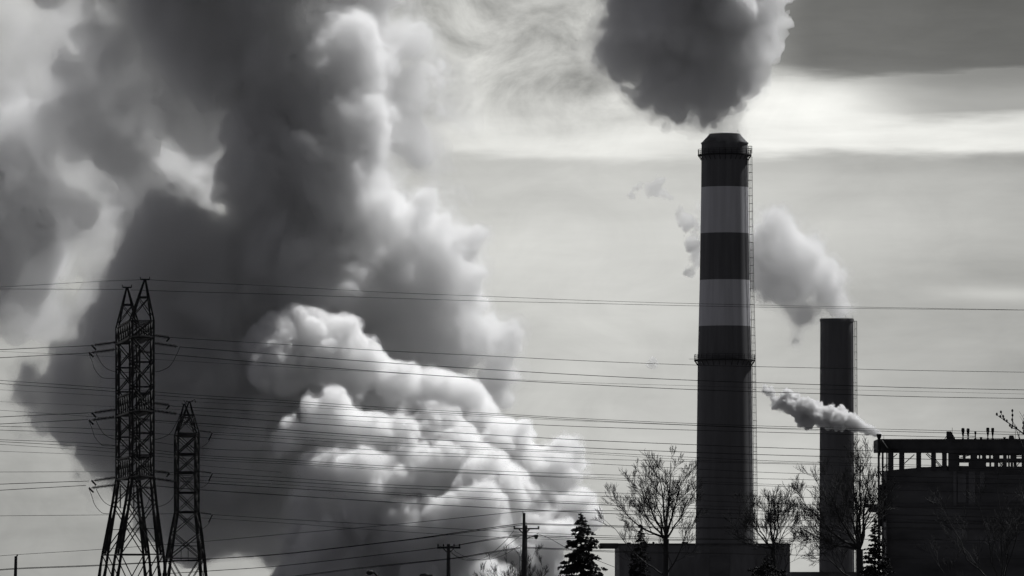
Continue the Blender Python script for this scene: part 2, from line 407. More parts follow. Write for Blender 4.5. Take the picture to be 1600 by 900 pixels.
# wall with a gently arched top
top=[(1385.6,735.5),(1400,733.6),(1420,731.8),(1440,730.2),(1458,728.8),(1475,728.2),(1500,728),(1560,728.6),(1600,731),(1660,735),(1780,737)]
wall=MB().poly([(X(a),Z(b)) for a,b in top]+[(X(1780),0),(X(1385.6),0)],Y3+.9,Y3+14)
wall.build('wall',MAT['cladding'],ph)
lg=MB()
for py,a,b in ((742,1486,1780),(757,1500,1780),(787,1386.2,1780),(792,1386.2,1560),(815,1386.2,1780),(850,1420,1780),(870,1386.2,1780)):
    lg.box(X(a),X(b),Y3+.6,Y3+.9,Z(py+.9),Z(py))
lg.build('wall_ledge',MAT['cladding2'],ph)
pl=MB()
for a,b,c_,d_ in ((1497,1510,740,785),(1490,1495,700,790),(1514,1524,735,787),(1532,1539,730,760),(1488,1512,826,843)):
    pl.box(X(a),X(b),Y3+.7,Y3+.9,Z(d_),Z(c_))
pl.build('wall_panel',MAT['cladding2'],ph)
# screen of plant behind the open storey, with gaps
A=[(1499,1505),(1509,1517),(1527,1530),(1532,1535),(1541,1546),(1548.5,1552),(1562,1568),(1573.2,1575.6),(1577.2,1579.4),(1588.5,1597)]
Bq=[(1499,1514),(1541,1546.5),(1549,1554),(1560,1567.5),(1573.2,1576),(1578,1580),(1583,1584.5),(1588.5,1597)]
scn=MB()
def strip(gaps,p0,p1):
    x_=1497.0
    for a,b in gaps:
        if a>x_: scn.box(X(x_),X(a),Y3+.1,Y3+1.2,Z(p1),Z(p0))
        x_=b
    scn.box(X(x_),X(1780),Y3+.1,Y3+1.2,Z(p1),Z(p0))
strip(A,711.5,716.2); strip(Bq,722.8,728.8)
scn.box(X(1496),X(1780),Y3+.06,Y3+1.25,Z(722.8),Z(716.2)); scn.box(X(1496),X(1780),Y3+.06,Y3+1.25,Z(711.5),Z(704)); scn.box(X(1496),X(1780),Y3+.06,Y3+1.25,Z(736),Z(728.8))
scn.build('plant_screen',MAT['roof'],ph)
def brace(p,q,t=.14): MB().bar((X(p[0]),Y3+.45,Z(p[1])),(X(q[0]),Y3+.45,Z(q[1])),t).build('brace',MAT['roof'],ph)
for p,q in (((1396,714.5),(1402,709)),((1413.4,724),(1429,710)),((1447,709),(1455.5,717)),((1449,708),(1456,714)),((1461,717),(1472,729)),((1461.5,720),(1470,730)),((1381,731),(1385.5,726)),((1563,729),(1568,722)),((1588,729),(1594,722)),((1501,715),(1516,711)),((1588,713.2),(1597,713.2)),((1561,722),(1567,729))):
    brace(p,q)
# duct curving from the corner flue into the fascia, corner flue
MB().tube([(X(1376.5),Y3-1.2,Z(689)),(X(1379),Y3-1.2,Z(693)),(X(1384),Y3-1.2,Z(700)),(X(1390),Y3-1.1,Z(704)),(X(1400),Y3-.8,Z(705))],.28,10).build('duct',MAT['black_steel'],ph,True)
fl=MB().tube([(X(1373),Y3-.9,Z(712)),(X(1373),Y3-.9,Z(684))],.26,12); fl.lathe([(.28,Z(685)),(.42,Z(682.5)),(.46,Z(678.4)),(.36,Z(678.2)),(.34,Z(680))],(X(1373),Y3-.9,0),16); fl.build('steam_flue',MAT['black_steel'],ph)
for px,tp,r in ((1506.5,668,.30),(1514.5,668.6,.28),(1525.9,673.4,.19),(1545.4,667.4,.29),(1553,667.8,.27)):
    v_=MB(); hb=(10.5 if r>.2 else 5)*s3
    v_.tube([(X(px),Y3+3,Z(688)),(X(px),Y3+3,Z(tp)-hb)],.10,8)
    zt=Z(tp); v_.lathe([(.10,zt-hb-.35),(r*.62,zt-hb),(r*.85,zt-hb*.62),(r,zt-hb*.5),(r,zt-hb*.16),(r*.8,zt-.02),(.02,zt)],(X(px),Y3+3,0),14)
    v_.lathe([(.2,Z(685.2)),(.2,Z(684.4)),(.1,Z(684))],(X(px),Y3+3,0),10)
    v_.build('vent_pipe',MAT['black_steel'],ph)
MB().tube([(X(1506.5),Y3+3,Z(680.2)),(X(1526),Y3+3,Z(681.3))],.055,6).build('pipe_run',MAT['black_steel'],ph)
for px in (1534.3,1571): 
    MB().box(X(px-1.6),X(px+1.6),Y3+2,Y3+2.5,Z(687),Z(683)).box(X(px-2),X(px+2),Y3+1.9,Y3+2.6,Z(683.6),Z(682.6)).build('roof_vent',MAT['black_steel'],ph)
MB().poly([(X(1480.4),Z(687)),(X(1480.4),Z(673.8)),(X(1486.7),Z(673.8)),(X(1492.8),Z(684)),(X(1492.8),Z(687))],Y3+1,Y3+3).bar((X(1476.2),Y3+1.5,Z(687)),(X(1480.6),Y3+1.5,Z(680)),.12).build('roof_hatch_housing',MAT['roof'],ph)
MB().poly([(X(1577.5),Z(687)),(X(1578.8),Z(680)),(X(1584,),Z(680)),(X(1586.8),Z(687))],Y3+1,Y3+3).build('roof_hatch_housing',MAT['roof'],ph)
for px,tp in ((1489.6,667.5),(1588.5,662.5),(1382.5,680.8)):
    MB().bar((X(px),Y3+3,Z(687)),(X(px),Y3+3,Z(tp)),.07).build('antenna',MAT['black_steel'],ph)
# side platform
pf=MB().box(X(1352.5),X(1372),Y3-.5,Y3+2.5,Z(793),Z(787.5)).box(X(1358),X(1372),Y3,Y3+2,Z(800.5),Z(793))
pf.build('side_platform',MAT['roof'],ph)
rl=MB()
for px in (1359,1364,1368.5): rl.bar((X(px),Y3-.4,Z(787.6)),(X(px),Y3-.4,Z(774)),.07)
for py in (774,780): rl.bar((X(1359),Y3-.4,Z(py)),(X(1372),Y3-.4,Z(py)),.06)
rl.build('railing',MAT['black_steel'],ph)

# ================= low building at the chimney foot =================
Y4=1290.0
def X4(px): return xx(px,Y4)
def Z4(py): return zz(py,Y4)
lb=thing('low_building','long low flat-roofed building around the foot of the banded chimney','building',(X4(1100),Y4,0))
MB().box(X4(968),X4(1234.5),Y4,Y4+60,0,Z4(852)).build('wall',MAT['cladding2'],lb)
MB().box(X4(966),X4(1235.5),Y4-.3,Y4+60.3,Z4(852)+.003,Z4(849)).build('roof',MAT['roof'],lb)
MB().box(X4(938),X4(966),Y4+1,Y4+12,Z4(857),Z4(848.6)).build('roof_overhang',MAT['roof'],lb)
for a,b,c_ in ((1109,1140,.25),(1040,1043,.2),(1180,1183,.2)): MB().box(X4(a),X4(b),Y4-c_,Y4,0,Z4(854)).build('wall_panel',MAT['cladding'],lb)
for a,b,p in ((1066,1076,846.6),(980,986,847.4),(1020,1023,846.5),(1208,1216,847)): MB().box(X4(a),X4(b),Y4+2,Y4+4,Z4(849),Z4(p)).build('roof_vent',MAT['black_steel'],lb)
Y5=1330.
MB().box(xx(1236,Y5),xx(1400,Y5),Y5,Y5+12,0,zz(893.5,Y5)).build('shed_wall',MAT['cladding'])
sh=bpy.data.objects['shed_wall']; sh.name='low_shed'; tag(sh,'very low dark shed just above the bottom edge between low building and power house','shed')

# ================= lattice towers =================
def tower(name,label,Yn,Yf,cn,cf,apn,apf,W,shoulder,levels,legs,apex_py,ph_=R(11),tk=.13):
    """two square lattice masts (near, far) joined by trusses; cn/cf centre px of the masts; legs: list of (py,width px)"""
    s=Yn/F
    root=thing(name,label,'transmission tower',(xx(cn,Yn),(Yn+Yf)/2,0))
    def zc(py): return zz(py,Yn)
    def corners(c,Y,w_px,z,dx=0.0):
        a=w_px*s/(math.cos(ph_)+math.sin(ph_)); o_=Vector((xx(c,Y)+dx,Y,z)); e1=Vector((math.cos(ph_),math.sin(ph_),0)); e2=Vector((-math.sin(ph_),math.cos(ph_),0))
        return [o_+e1*(sx_*a/2)+e2*(sy_*a/2) for sx_,sy_ in ((-1,-1),(1,-1),(1,1),(-1,1))]
    def faces_brace(m,A_,B_,t,both=True):
        for i in range(4):
            j=(i+1)%4
            m.bar(A_[i],B_[j],t); m.bar(A_[j],B_[i],t); m.bar(B_[i],B_[j],t)
    res=[]
    for Y,c,ap in ((Yn,cn,apn),(Yf,cf,apf)):
        m=MB(); S_=corners(c,Y,W,zc(shoulder)); top_=Vector((xx(ap,Y),Y,zc(apex_py)))
        # peak
        tp=[top_+(p-Vector((xx(c,Y),Y,zc(shoulder))))*.05+Vector((0,0,0)) for p in S_]
        for p,q in zip(S_,tp): m.bar(p,q,tk*1.25)
        k1=.45; mid=[p.lerp(q,1-k1) for p,q in zip(S_,tp)]
        lo_=[p.lerp(q,.08) for p,q in zip(S_,tp)]
        faces_brace(m,lo_,mid,tk*.55)
        for i in range(4): m.bar(mid[i]+Vector((0,0,.12)),mid[(i+1)%4]+Vector((0,0,.12)),tk*.5)
        m.bar(top_+Vector((-.45,0,.05)),top_+Vector((.45,0,.05)),.14)
        for sg in (-1,1): m.bar(top_+Vector((sg*.42,0,0)),top_+Vector((sg*.48,0,.32)),.09)
        # body
        stops=[shoulder]+levels; seq=[]
        for a,b in zip(stops,stops[1:]):
            n=max(1,round((b-a)/(W*.95)))
            seq+=[a+(b-a)*i/n for i in range(n)]
        seq.append(levels[-1])
        prev=None
        for py in seq:
            C_=corners(c,Y,W,zc(py))
            if prev: faces_brace(m,prev,C_,tk*.8); [m.bar(p,q,tk*1.5) for p,q in zip(prev,C_)]
            prev=C_
        m.build('mast',MAT['steel'],root)
        # legs
        l_=MB(); 
        for (py,w_) in legs:
            C_=corners(c,Y,w_,zc(py),dx=-(py-levels[-1])*.03*s)
            for i,(p,q) in enumerate(zip(prev,C_)):
                l_.bar(p,q,tk*2.0)
            for i in range(4):
                j=(i+1)%4; l_.bar(prev[i],C_[j],tk*.75); l_.bar(prev[j],C_[i],tk*.75)
                mp=(prev[i]+C_[j]+prev[j]+C_[i])/4; l_.bar(prev[i].lerp(C_[i],.5),mp,tk*.5) if py>legs[0][0] else None
            prev=C_
            res.append(C_)
        # ties and hip struts
        l_.build('leg_frame',MAT['steel'],root)
    n=len(legs)
    if True:
        for base in (0,n):
            h=MB()
            K=res[base]; T=res[base+1]
            for i,j in ((0,3),(1,2)):
                v=(T[i]+T[j])/2
                h.bar(K[i],v,tk*1.5); h.bar(K[j],v,tk*1.5)
                h.bar(T[i],T[j],tk*1.1)
            for i in range(4): h.bar(T[i],T[(i+1)%4],tk*.8)
            h.build('hip_brace',MAT['steel'],root)
    # trusses joining the masts at each level
    for lv,(a,b) in enumerate(((shoulder,levels[0]),(levels[1]-30*W/39,levels[1]),(levels[2]-32*W/39,levels[2]))):
        t_=MB(); N0,N1=corners(cn,Yn,W,zc(a)),corners(cn,Yn,W,zc(b)); F0,F1=corners(cf,Yf,W,zc(a)),corners(cf,Yf,W,zc(b))
        nseg=5
        for i,j in ((3,0),(2,1)):
            for k in range(nseg):
                f0,f1=k/nseg,(k+1)/nseg
                t_.bar(N0[i].lerp(F0[j],f0),N0[i].lerp(F0[j],f1),tk); t_.bar(N1[i].lerp(F1[j],f0),N1[i].lerp(F1[j],f1),tk*1.5)
                t_.bar(N0[i].lerp(F0[j],f0),N1[i].lerp(F1[j],f1),tk*.65); t_.bar(N1[i].lerp(F1[j],f0),N0[i].lerp(F0[j],f1),tk*.65); t_.bar(N0[i].lerp(F0[j],f0),N1[i].lerp(F1[j],f0),tk*.8)
        for k in range(nseg+1):
            f=k/nseg
            t_.bar(N1[3].lerp(F1[0],f),N1[2].lerp(F1[1],f),tk*.9); t_.bar(N0[3].lerp(F0[0],f),N0[2].lerp(F0[1],f),tk*.6)
            if k<nseg:
                g_=(k+1)/nseg; t_.bar(N1[3].lerp(F1[0],f),N1[2].lerp(F1[1],g_),tk*.6); t_.bar(N1[2].lerp(F1[1],f),N1[3].lerp(F1[0],g_),tk*.6)
        t_.build('cross_beam',MAT['steel'],root)
        # stub ends of the cross-beam beyond each mast
        for Cn,sg in ((N1,-1),(F1,1)):
            o_=(Cn[0]+Cn[1]+Cn[2]+Cn[3])/4; t_=MB()
            for c_ in (Cn[:2] if sg<0 else Cn[2:]): t_.bar(c_,o_+Vector((0,sg*3.2,.1)),tk*1.1)
            t_.build('cross_arm',MAT['steel'],root)
    return root
def insulator(p,q,root,r=.17,n=14):
    p=Vector(p); q=Vector(q); d=(q-p); L=d.length; m=MB(); pr=[(.03,0)]
    for k in range(n):
        z=.04*L+.9*L*k/n; st=.9*L/n
        pr+=[(.035,z),(r,z+st*.25),(r*.9,z+st*.6),(.05,z+st*.68)]
    pr+=[(.03,L)]
    m.lathe(pr,p,8,axis=d); return m.build('insulator_string',MAT['insulator'],root)
def loop(pts,root,r=.028):
    m=MB(); m.tube(smooth_path(pts,6),r,5); return m.build('jumper_loop',MAT['wire'],root)
def smooth_path(P_,n):
    P_=[Vector(p) for p in P_]; out=[]
    Q=[P_[0]*2-P_[1]]+P_+[P_[-1]*2-P_[-2]]
    for i in range(1,len(Q)-2):
        a,b,c,d=Q[i-1:i+3]
        for k in range(n):
            t=k/n; out.append(.5*((2*b)+(c-a)*t+(2*a-5*b+4*c-d)*t*t+(3*b-a-3*c+d)*t**3))
    out.append(P_[-1]); return out
T1=tower('transmission_tower','big near lattice transmission tower with two pointed peaks, taller of the two at the left',640.,657.,221.5,199.8,226.5,198.5,39,500,[527,643,745],[(785,50),(866,78),(1038,126)],437.5)
def HP(px,py,Y): return P(px,py,Y)
for lv,(ya_,yb_) in enumerate(((527,0),(632.5,0),(738.5,0))):
    dy=ya_-527
    sq=[1,.98,.9][lv]
    # right strings
    for (x0,y0,x1,y1,Yq,nn) in ((241,524,265,527.5,640,12),(241,536,278,541.5,650,16),(206,547,238,551.5,660,14)):
        insulator(HP(x0,y0+dy,Yq),HP(x1,y1+dy,Yq),T1,n=nn)
    for (x0,y0,x1,y1,Yq) in ((181,534.5,146,539.5,650),(180,546,142,551,660)):
        insulator(HP(x0,y0+dy,Yq),HP(x1,y1+dy,Yq),T1,n=16)
        MB().bar(HP(x1-3,y1+dy-.5,Yq),HP(x1+4,y1+dy+7,Yq),.16).build('arcing_horn',MAT['black_steel'],T1)
    MB().bar(HP(265,528+dy,640),HP(260,534+dy,640),.13).build('arcing_horn',MAT['black_steel'],T1)
    for x0,y0,y1,Yq in ((188,547,583,655),(209,548,590,652) ): insulator(HP(x0,y0+dy,Yq),HP(x0,y1+dy,Yq),T1,n=16,r=.11)
    loop([HP(281,542+dy,650),HP(277,552+dy,650),HP(266,571+dy,650),HP(252,579+dy,650),HP(240,581+dy,650),HP(210,582+dy,650),HP(181,581+dy,650),HP(163,573+dy,650),HP(152,556+dy,650),HP(149,547+dy,650)],T1)
    loop([HP(139,552+dy,660),HP(144,565+dy,660),HP(148,577+dy,660),HP(157,588+dy,660),HP(165,591+dy,660),HP(190,591+dy,660),HP(215,590+dy,660),HP(228,580+dy,660),HP(236,560+dy,660)],T1)
T2=tower('transmission_tower','smaller farther lattice transmission tower with a blunt top, right of the bigger one',1190.,1206.,292.6,290.8,296,288,38,676,[679,738,800],[(833,50),(872,62),(983,90)],628.,tk=.17)
for dy in (0,63.5,128):
    insulator(HP(311,673+dy,1190),HP(331,675.5+dy,1190),T2,n=10,r=.17)
    MB().bar(HP(332,676+dy,1190),HP(326,688+dy,1190),.2).build('arcing_horn',MAT['black_steel'],T2)
    loop([HP(330,680+dy,1190),HP(326,690+dy,1190),HP(318,697+dy,1190),HP(311,699+dy,1190)],T2,.04)
    insulator(HP(285,683+dy,1200),HP(300,683+dy,1200),T2,n=8,r=.17)
MB().tube([HP(287,625,1190),HP(290,630,1190),HP(292,626,1190)],.09,5).build('earth_wire_horn',MAT['black_steel'],T2)
MB().tube([HP(300,627,1190),HP(304,624,1190),HP(306,629,1190)],.09,5).build('earth_wire_horn',MAT['black_steel'],T2)
MB().bar(HP(270,876,1190),HP(311,876,1190),.25).bar(HP(283,876,1190),HP(283,856,1190),.1).bar(HP(294,876,1190),HP(294,856,1190),.1).build('sign_bracket',MAT['steel'],T2)

# ================= overhead wires =================
W=[ # (points px,py), Y left, Y right, radius
 ([(-60,451),(0,448.5),(150,440),(222,437)],600,640,.020),
 ([(-60,451),(0,451.5),(150,452),(193,452)],650,657,.022),
 ([(231,437),(300,441),(420,446.5),(600,456.5),(760,463),(920,469.5),(1090,474.5),(1300,479),(1700,486)],640,760,.020),
 ([(204,453),(300,456),(420,459.5),(600,465.5),(760,470.5),(920,474),(1090,478),(1300,481.5),(1700,485.5)],657,780,.022),
 ([(265,527),(300,529.5),(440,538),(600,548),(760,556),(920,564),(1090,570.5),(1280,575),(1440,579),(1700,583)],640,760,.027),
 ([(281,542),(300,543.5),(440,554.5),(600,566.5),(760,577),(920,586.5),(1090,594.5),(1280,601),(1440,606),(1700,611)],650,770,.034),
 ([(238,551.5),(300,557),(440,569),(600,581),(760,592),(920,601),(1090,609),(1280,615),(1440,620),(1700,624)],660,780,.034),
 ([(-60,549),(0,546.3),(145,540)],610,650,.032),
 ([(-60,562),(0,559),(139,551.5)],620,660,.032),
 ([(-60,546),(0,549),(150,556),(300,565),(440,573),(600,582),(760,591),(920,598),(1090,603),(1280,608),(1700,618)],1000,1150,.022),
 ([(-60,590),(0,594.3),(160,605.5),(300,617),(440,625.5),(600,636.5),(760,645.5),(920,654.5),(1090,662),(1280,668),(1700,678)],860,960,.033),
 ([(-60,595),(0,599.4),(160,610.3),(300,621.5),(440,629),(600,640.5),(760,648),(920,657),(1090,664.6),(1280,671),(1700,682)],860,960,.036),
 ([(-60,606),(0,609),(160,618),(300,627.5),(440,634.5),(600,643),(760,651),(920,658.5),(1090,665),(1280,673)],1100,1200,.025),
 ([(-60,625),(0,627.5),(160,634.5),(280,640),(440,650),(600,660),(760,668)],1100,1200,.022),
 ([(265,634),(300,636.5),(440,644.5),(600,652.5),(760,660),(920,667),(1090,672.3),(1280,677.5),(1700,689)],640,770,.03),
 ([(279,647),(310,648.5),(440,658.5),(600,669.5),(760,679),(920,688),(1090,695),(1280,702),(1700,714)],650,780,.034),
 ([(236,656.5),(320,662),(440,671),(600,682.5),(760,691.5),(920,700),(1090,707),(1280,713),(1700,724)],660,790,.036),
 ([(-60,656),(0,651.5),(142,645)],610,650,.032),
 ([(-60,666),(0,662.5),(137,655.5)],620,660,.032),
 ([(-60,637),(0,641),(130,650),(310,665),(440,675),(600,686)],1000,1100,.027),
 ([(-60,664),(0,666),(160,670.5),(310,683),(440,692),(600,704),(760,711),(920,717),(1090,721.5),(1280,726),(1700,736)],900,1020,.034),
 ([(333,675.5),(440,681.5),(600,691),(760,699.5),(920,706.5),(1090,715),(1280,722.5),(1700,733)],1190,1300,.042),
 ([(333,678.5),(440,685),(600,695.5),(760,702.5),(920,709),(1090,719),(1280,724.5)],1190,1300,.034),
 ([(-60,669.5),(0,672),(160,679),(310,700),(440,705),(600,710.5),(760,715),(920,724),(1090,733),(1280,741),(1700,752)],900,1020,.034),
 ([(-60,684),(0,687),(160,694),(310,711),(440,718),(600,728),(760,735.5),(920,741),(1090,745.5),(1280,750),(1700,759)],950,1050,.036),
 ([(-60,687),(0,690),(160,699.5),(310,714.5),(440,721.5),(600,731.8),(760,740),(920,748),(1090,755),(1280,762),(1700,774)],900,1020,.034),
 ([(-60,691),(0,694.3),(160,705),(310,718.5),(440,724.5),(600,734),(760,741),(920,745.5),(1090,752),(1280,760)],1050,1150,.03),
 ([(-60,702),(0,705),(160,712),(310,727),(440,738)],1000,1080,.027),
 ([(-60,737.8),(0,737.5),(160,737.2),(273,738.5)],1180,1190,.04),
 ([(333,739.5),(440,746),(600,757),(760,763),(920,769.3),(1090,773),(1280,777.5),(1700,787)],1190,1300,.045),
 ([(261,741.5),(310,744),(440,752),(600,761),(760,768.5),(920,774.5),(1090,782),(1280,789),(1700,800)],640,780,.026),
 ([(280,751.5),(310,754),(440,762.2),(600,771.8),(760,780.5),(920,788),(1090,794.5),(1280,801),(1700,812)],650,780,.034),
 ([(236,758.5),(310,765),(440,773.5),(600,784),(760,793),(920,801),(1090,808),(1280,813.5),(1700,822)],660,790,.036),
 ([(300,750),(440,757),(600,768.7),(760,778),(920,785),(1090,790),(1280,796)],1100,1200,.03),
 ([(-60,759.5),(0,756.5),(139,751.5)],610,650,.032),
 ([(-60,770),(0,766),(134,758.5)],620,660,.032),
 ([(-60,806.8),(0,806),(160,804.5),(273,802.5)],1180,1190,.04),
 ([(333,804),(440,811),(600,820),(760,829),(920,836),(1090,841),(1280,846)],1190,1300,.042),
 ([(311,809),(440,817),(600,829),(760,838.5),(920,845)],1200,1300,.036),
]
LOW=[ # street distribution lines, near
 ([(-40,871.5),(28,866.5),(155,858.5),(320,846),(440,835),(600,821),(700,811),(817,798.8)],430,330,.014),
 ([(817,798.8),(960,798),(1090,801),(1280,806),(1700,822)],330,420,.014),
 ([(-40,894),(25,888),(160,882.6),(320,873.5),(440,865.5),(600,847.5),(660,840),(760,825.5),(817,817.8)],430,330,.020),
 ([(-40,895),(25,889.2),(160,883.8),(320,874),(440,866),(600,848),(660,841),(760,827.5),(817,820)],430,330,.018),
 ([(821,817.8),(960,821.5),(1090,824),(1280,823),(1700,828)],330,420,.019),
 ([(821,819.3),(960,823.3),(1090,826),(1280,825),(1700,830)],330,420,.016),
 ([(250,897),(320,892.5),(440,884),(600,866),(684,856)],420,420,.022),
 ([(684,857),(712,852.5),(760,844.5),(818,836.5)],420,330,.018),
 ([(716,851.5),(760,843),(818,834.5)],420,330,.014),
 ([(821,836.5),(890,838.5),(960,840.5),(1090,843),(1280,842),(1700,846)],330,420,.018),
 ([(821,838),(890,841),(960,843),(1090,845)],330,400,.014),
 ([(400,906),(460,900),(560,887.5),(700,873),(760,863.5),(812,855.5)],430,330,.018),
 ([(460,901.5),(560,889),(700,874),(760,865),(812,857)],430,330,.014),
 ([(821,855),(890,858),(960,861),(1090,864),(1280,868)],330,420,.018),
 ([(821,856.5),(890,859.5),(960,862.8),(1090,866)],330,420,.014),
 ([(803,829),(790,845),(770,863),(752,873),(730,875.5),(712,869),(700,856)],330,418,.012),
 ([(814,836),(795,851),(775,867),(758,874),(735,873),(715,864),(708,858)],330,418,.010),
 ([(813,851),(800,860),(780,870),(755,875),(725,873),(704,864)],330,418,.010),
 ([(838,833),(860,842),(890,858),(960,886)],330,340,.012),
]
ORD=['first','second','third','fourth','fifth','sixth','seventh','eighth','ninth','tenth','eleventh','twelfth','thirteenth','fourteenth','fifteenth','sixteenth','seventeenth','eighteenth','nineteenth','twentieth','twenty-first','twenty-second','twenty-third','twenty-fourth','twenty-fifth','twenty-sixth','twenty-seventh','twenty-eighth','twenty-ninth','thirtieth']
def ypx(pts,x):
    for (a,ya2),(b,yb2) in zip(pts,pts[1:]):
        if min(a,b)<=x<=max(a,b) and a!=b: return ya2+(yb2-ya2)*(x-a)/(b-a)
    return None
def wire(pts,Ya,Yb,r,nm,label,cat,group):
    x0,x1=pts[0][0],pts[-1][0]; pp=[]
    for a,b in pts:
        t=(a-x0)/(x1-x0); Y=Ya+(Yb-Ya)*t; pp.append(P(a,b,Y))
    o=MB().tube(smooth_path(pp,5),r,5).build(nm,MAT['wire']); tag(o,label,cat,group)
full=[w_ for w_ in W if ypx(w_[0],600) is not None]; full.sort(key=lambda w_:ypx(w_[0],600))
for i,w_ in enumerate(full): wire(*w_,'power_line','high power line, %s from the top where they cross left of the banded chimney'%ORD[i],'power line','high power lines across the sky')
rest=[w_ for w_ in W if ypx(w_[0],600) is None and w_[0][0][0]<0]; rest.sort(key=lambda w_:ypx(w_[0],60))
for i,w_ in enumerate(rest): wire(*w_,'power_line','short high power line running off the left edge, %s such one down'%ORD[i],'power line','high power lines off the left edge')
oth=[w_ for w_ in W if w_ not in full and w_ not in rest]
for i,w_ in enumerate(oth): wire(*w_,'power_line','faint high power line ending right of the lattice towers','power line','high power lines across the sky')
lowlab=['thin top line rising from the left to the tip of the tall utility pole','thin top line leaving the tip of the tall utility pole rightward','upper thick cable of the close pair rising to the tall utility pole','lower thick cable of the close pair rising to the tall utility pole',
 'upper cable of the close pair running right from above the tall pole crossarm','lower cable of the close pair running right from above the tall pole crossarm','cable rising from the left to the short utility pole crossarm','thick cable from the short pole crossarm up to the tall pole','thin cable from the short pole crossarm up to the tall pole',
 'upper cable running right from just below the tall pole crossarm','lower cable running right from just below the tall pole crossarm','upper cable of the lowest pair rising to the tall utility pole','lower cable of the lowest pair rising to the tall utility pole','upper cable of the lowest pair leaving the tall pole rightward','lower cable of the lowest pair leaving the tall pole rightward',
 'steepest slack drop cable drooping between the two utility poles','middle slack drop cable drooping between the two utility poles','lowest slack drop cable drooping between the two utility poles','thin cable slanting down right from the tall pole towards the spruce']
for w_,l_ in zip(LOW,lowlab): wire(*w_,'utility_cable',l_,'cable','utility cables on the wooden poles')

# ================= utility poles and street lamps =================
def pole(label,px,top,Y,r,steps,arm=None,lamp=False,nm='utility_pole'):
    root=thing(nm,label,'utility pole',(xx(px,Y),Y,0)); s=Y/F
    m=MB(); pts=[];rr=[]
    for py,w_ in steps: pts.append(Vector((xx(px,Y)+w_[1]*s,Y,max(0,zz(py,Y)) if py<2000 else 0))); rr.append(w_[0]*s)
    m.tube(pts,rr,14); m.build('pole_shaft',MAT['wood'],root)
    if arm:
        py,a,b,th=arm; am=MB(); am.box(xx(a,Y),xx(b,Y),Y-.28,Y-.14,zz(py+th,Y),zz(py,Y)); am.build('crossarm',MAT['wood'],root)
        br=MB()
        for sg,e in ((-1,a),(1,b)):
            br.bar((xx(px+sg*1,Y),Y-.2,zz(py+th+7,Y)),(xx(px+sg*8,Y),Y-.22,zz(py+th,Y)),.06)
        br.build('arm_brace',MAT['black_steel'],root)
        for q in ([a+1.5,a+10,b-10,b-1.5] if not lamp else [a+1,b-1]):
            MB().lathe([(.02,zz(py,Y)),(.045,zz(py-1,Y)),(.05,zz(py-2.2,Y)),(.03,zz(py-4 if not lamp else py-2.6,Y)),(.0,zz(py-4.2 if not lamp else py-2.8,Y))],(xx(q,Y),Y-.21,0),10).build('pin_insulator',MAT['insulator'],root)
    return root
pA=pole('tall wooden utility pole with a crossarm and a small lamp, left of the spruce',819,801,330.,.15,[(2500,(5.6,0)),(1000,(5.0,0)),(900,(4.6,0)),(820.8,(3.7,1.2)),(820.6,(3.6,1.2))],(825,802.5,842.5,2.2),True)
MB().tube([P(818.8,870,329.75),P(818.8,801.5,329.75)],[.075,.07],10).build('pole_extension',MAT['wood'],pA)
MB().bar(P(817.3,802,329.8),P(816.8,798.6,329.8),.04).build('top_pin',MAT['black_steel'],pA)
ll=MB(); ll.tube(smooth_path([P(823,842,329.6),P(826,840,329.3),P(831,838.6,329),P(834,838.6,329)],4),.03,6)
lm_=ll.build('lamp_arm',MAT['black_steel'],pA)
MB().lathe([(.0,-.02),(.05,0),(.07,.05),(.10,.09),(.135,.16),(.13,.2),(.09,.22),(0,.24)],P(835.5,840.5,329)+Vector((-.05,0,.12)),16,axis=(.85,0,-.35)).build('lamp_head',MAT['steel'],pA)
for py,l in ((817.5,0),(836,0),(855,0)):
    MB().box(xx(816.6,330),xx(822.6,330),329.75,329.83,zz(py+.8,330),zz(py-.8,330)).build('cable_bracket',MAT['black_steel'],pA)
pB=pole('short wooden utility pole with an insulator crossarm, left of the tall one',700.8,850,420.,.12,[(2500,(4.2,0)),(900,(3.2,0)),(851,(2.6,0)),(850,(2.2,0))],(854,683,719.5,3.2))
pC=pole('small wooden pole top at the far left bottom edge',24.5,868,430.,.12,[(2500,(4.0,-1)),(900,(2.6,-.4)),(870,(2.3,.4)),(869,(2.0,.4))])
MB().bar(P(26,870,429.9),P(27.5,866.3,429.9),.08).build('top_pin',MAT['black_steel'],pC)
def lamp(label,px,py,Y,dirn):
    root=thing('street_lamp',label,'street lamp',(xx(px+dirn*22,Y),Y,0))
    MB().tube(smooth_path([Vector((xx(px+dirn*22,Y),Y,0)),P(px+dirn*22,1000,Y),P(px+dirn*20,925,Y),P(px+dirn*12,903,Y),P(px+dirn*5,894,Y)],5),[.09]*21,8).build('lamp_post',MAT['steel'],root)
    h=MB(); h.lathe([(0,0),(.08,.03),(.16,.15),(.2,.35),(.15,.5),(.06,.58),(0,.6)],P(px+dirn*5,893.8,Y),14,axis=(-dirn,0,-.12)); h.build('lamp_head',MAT['steel'],root)
    MB().lathe([(0,0),(.09,.02),(.11,.08),(.05,.14),(0,.15)],P(px+dirn*.5,895.6,Y)+Vector((0,0,.1)),12,axis=(0,0,-1)).build('lamp_lens',MAT['glass'],root)
lamp('curved-arm street lamp head at the bottom edge, left of the short utility pole',579,895,500.,1)
MB().poly([(xx(655,520),zz(900,520)),(xx(657,520),zz(896.8,520)),(xx(664,520),zz(896,520)),(xx(668,520),zz(897.6,520)),(xx(676,520),zz(898,520)),(xx(676,520),0),(xx(655,520),0)],520,526).build('flat_roof_hut',MAT['cladding'])
tag(bpy.data.objects['flat_roof_hut'],'dark little hut roof poking over the bottom edge left of the short utility pole','hut')

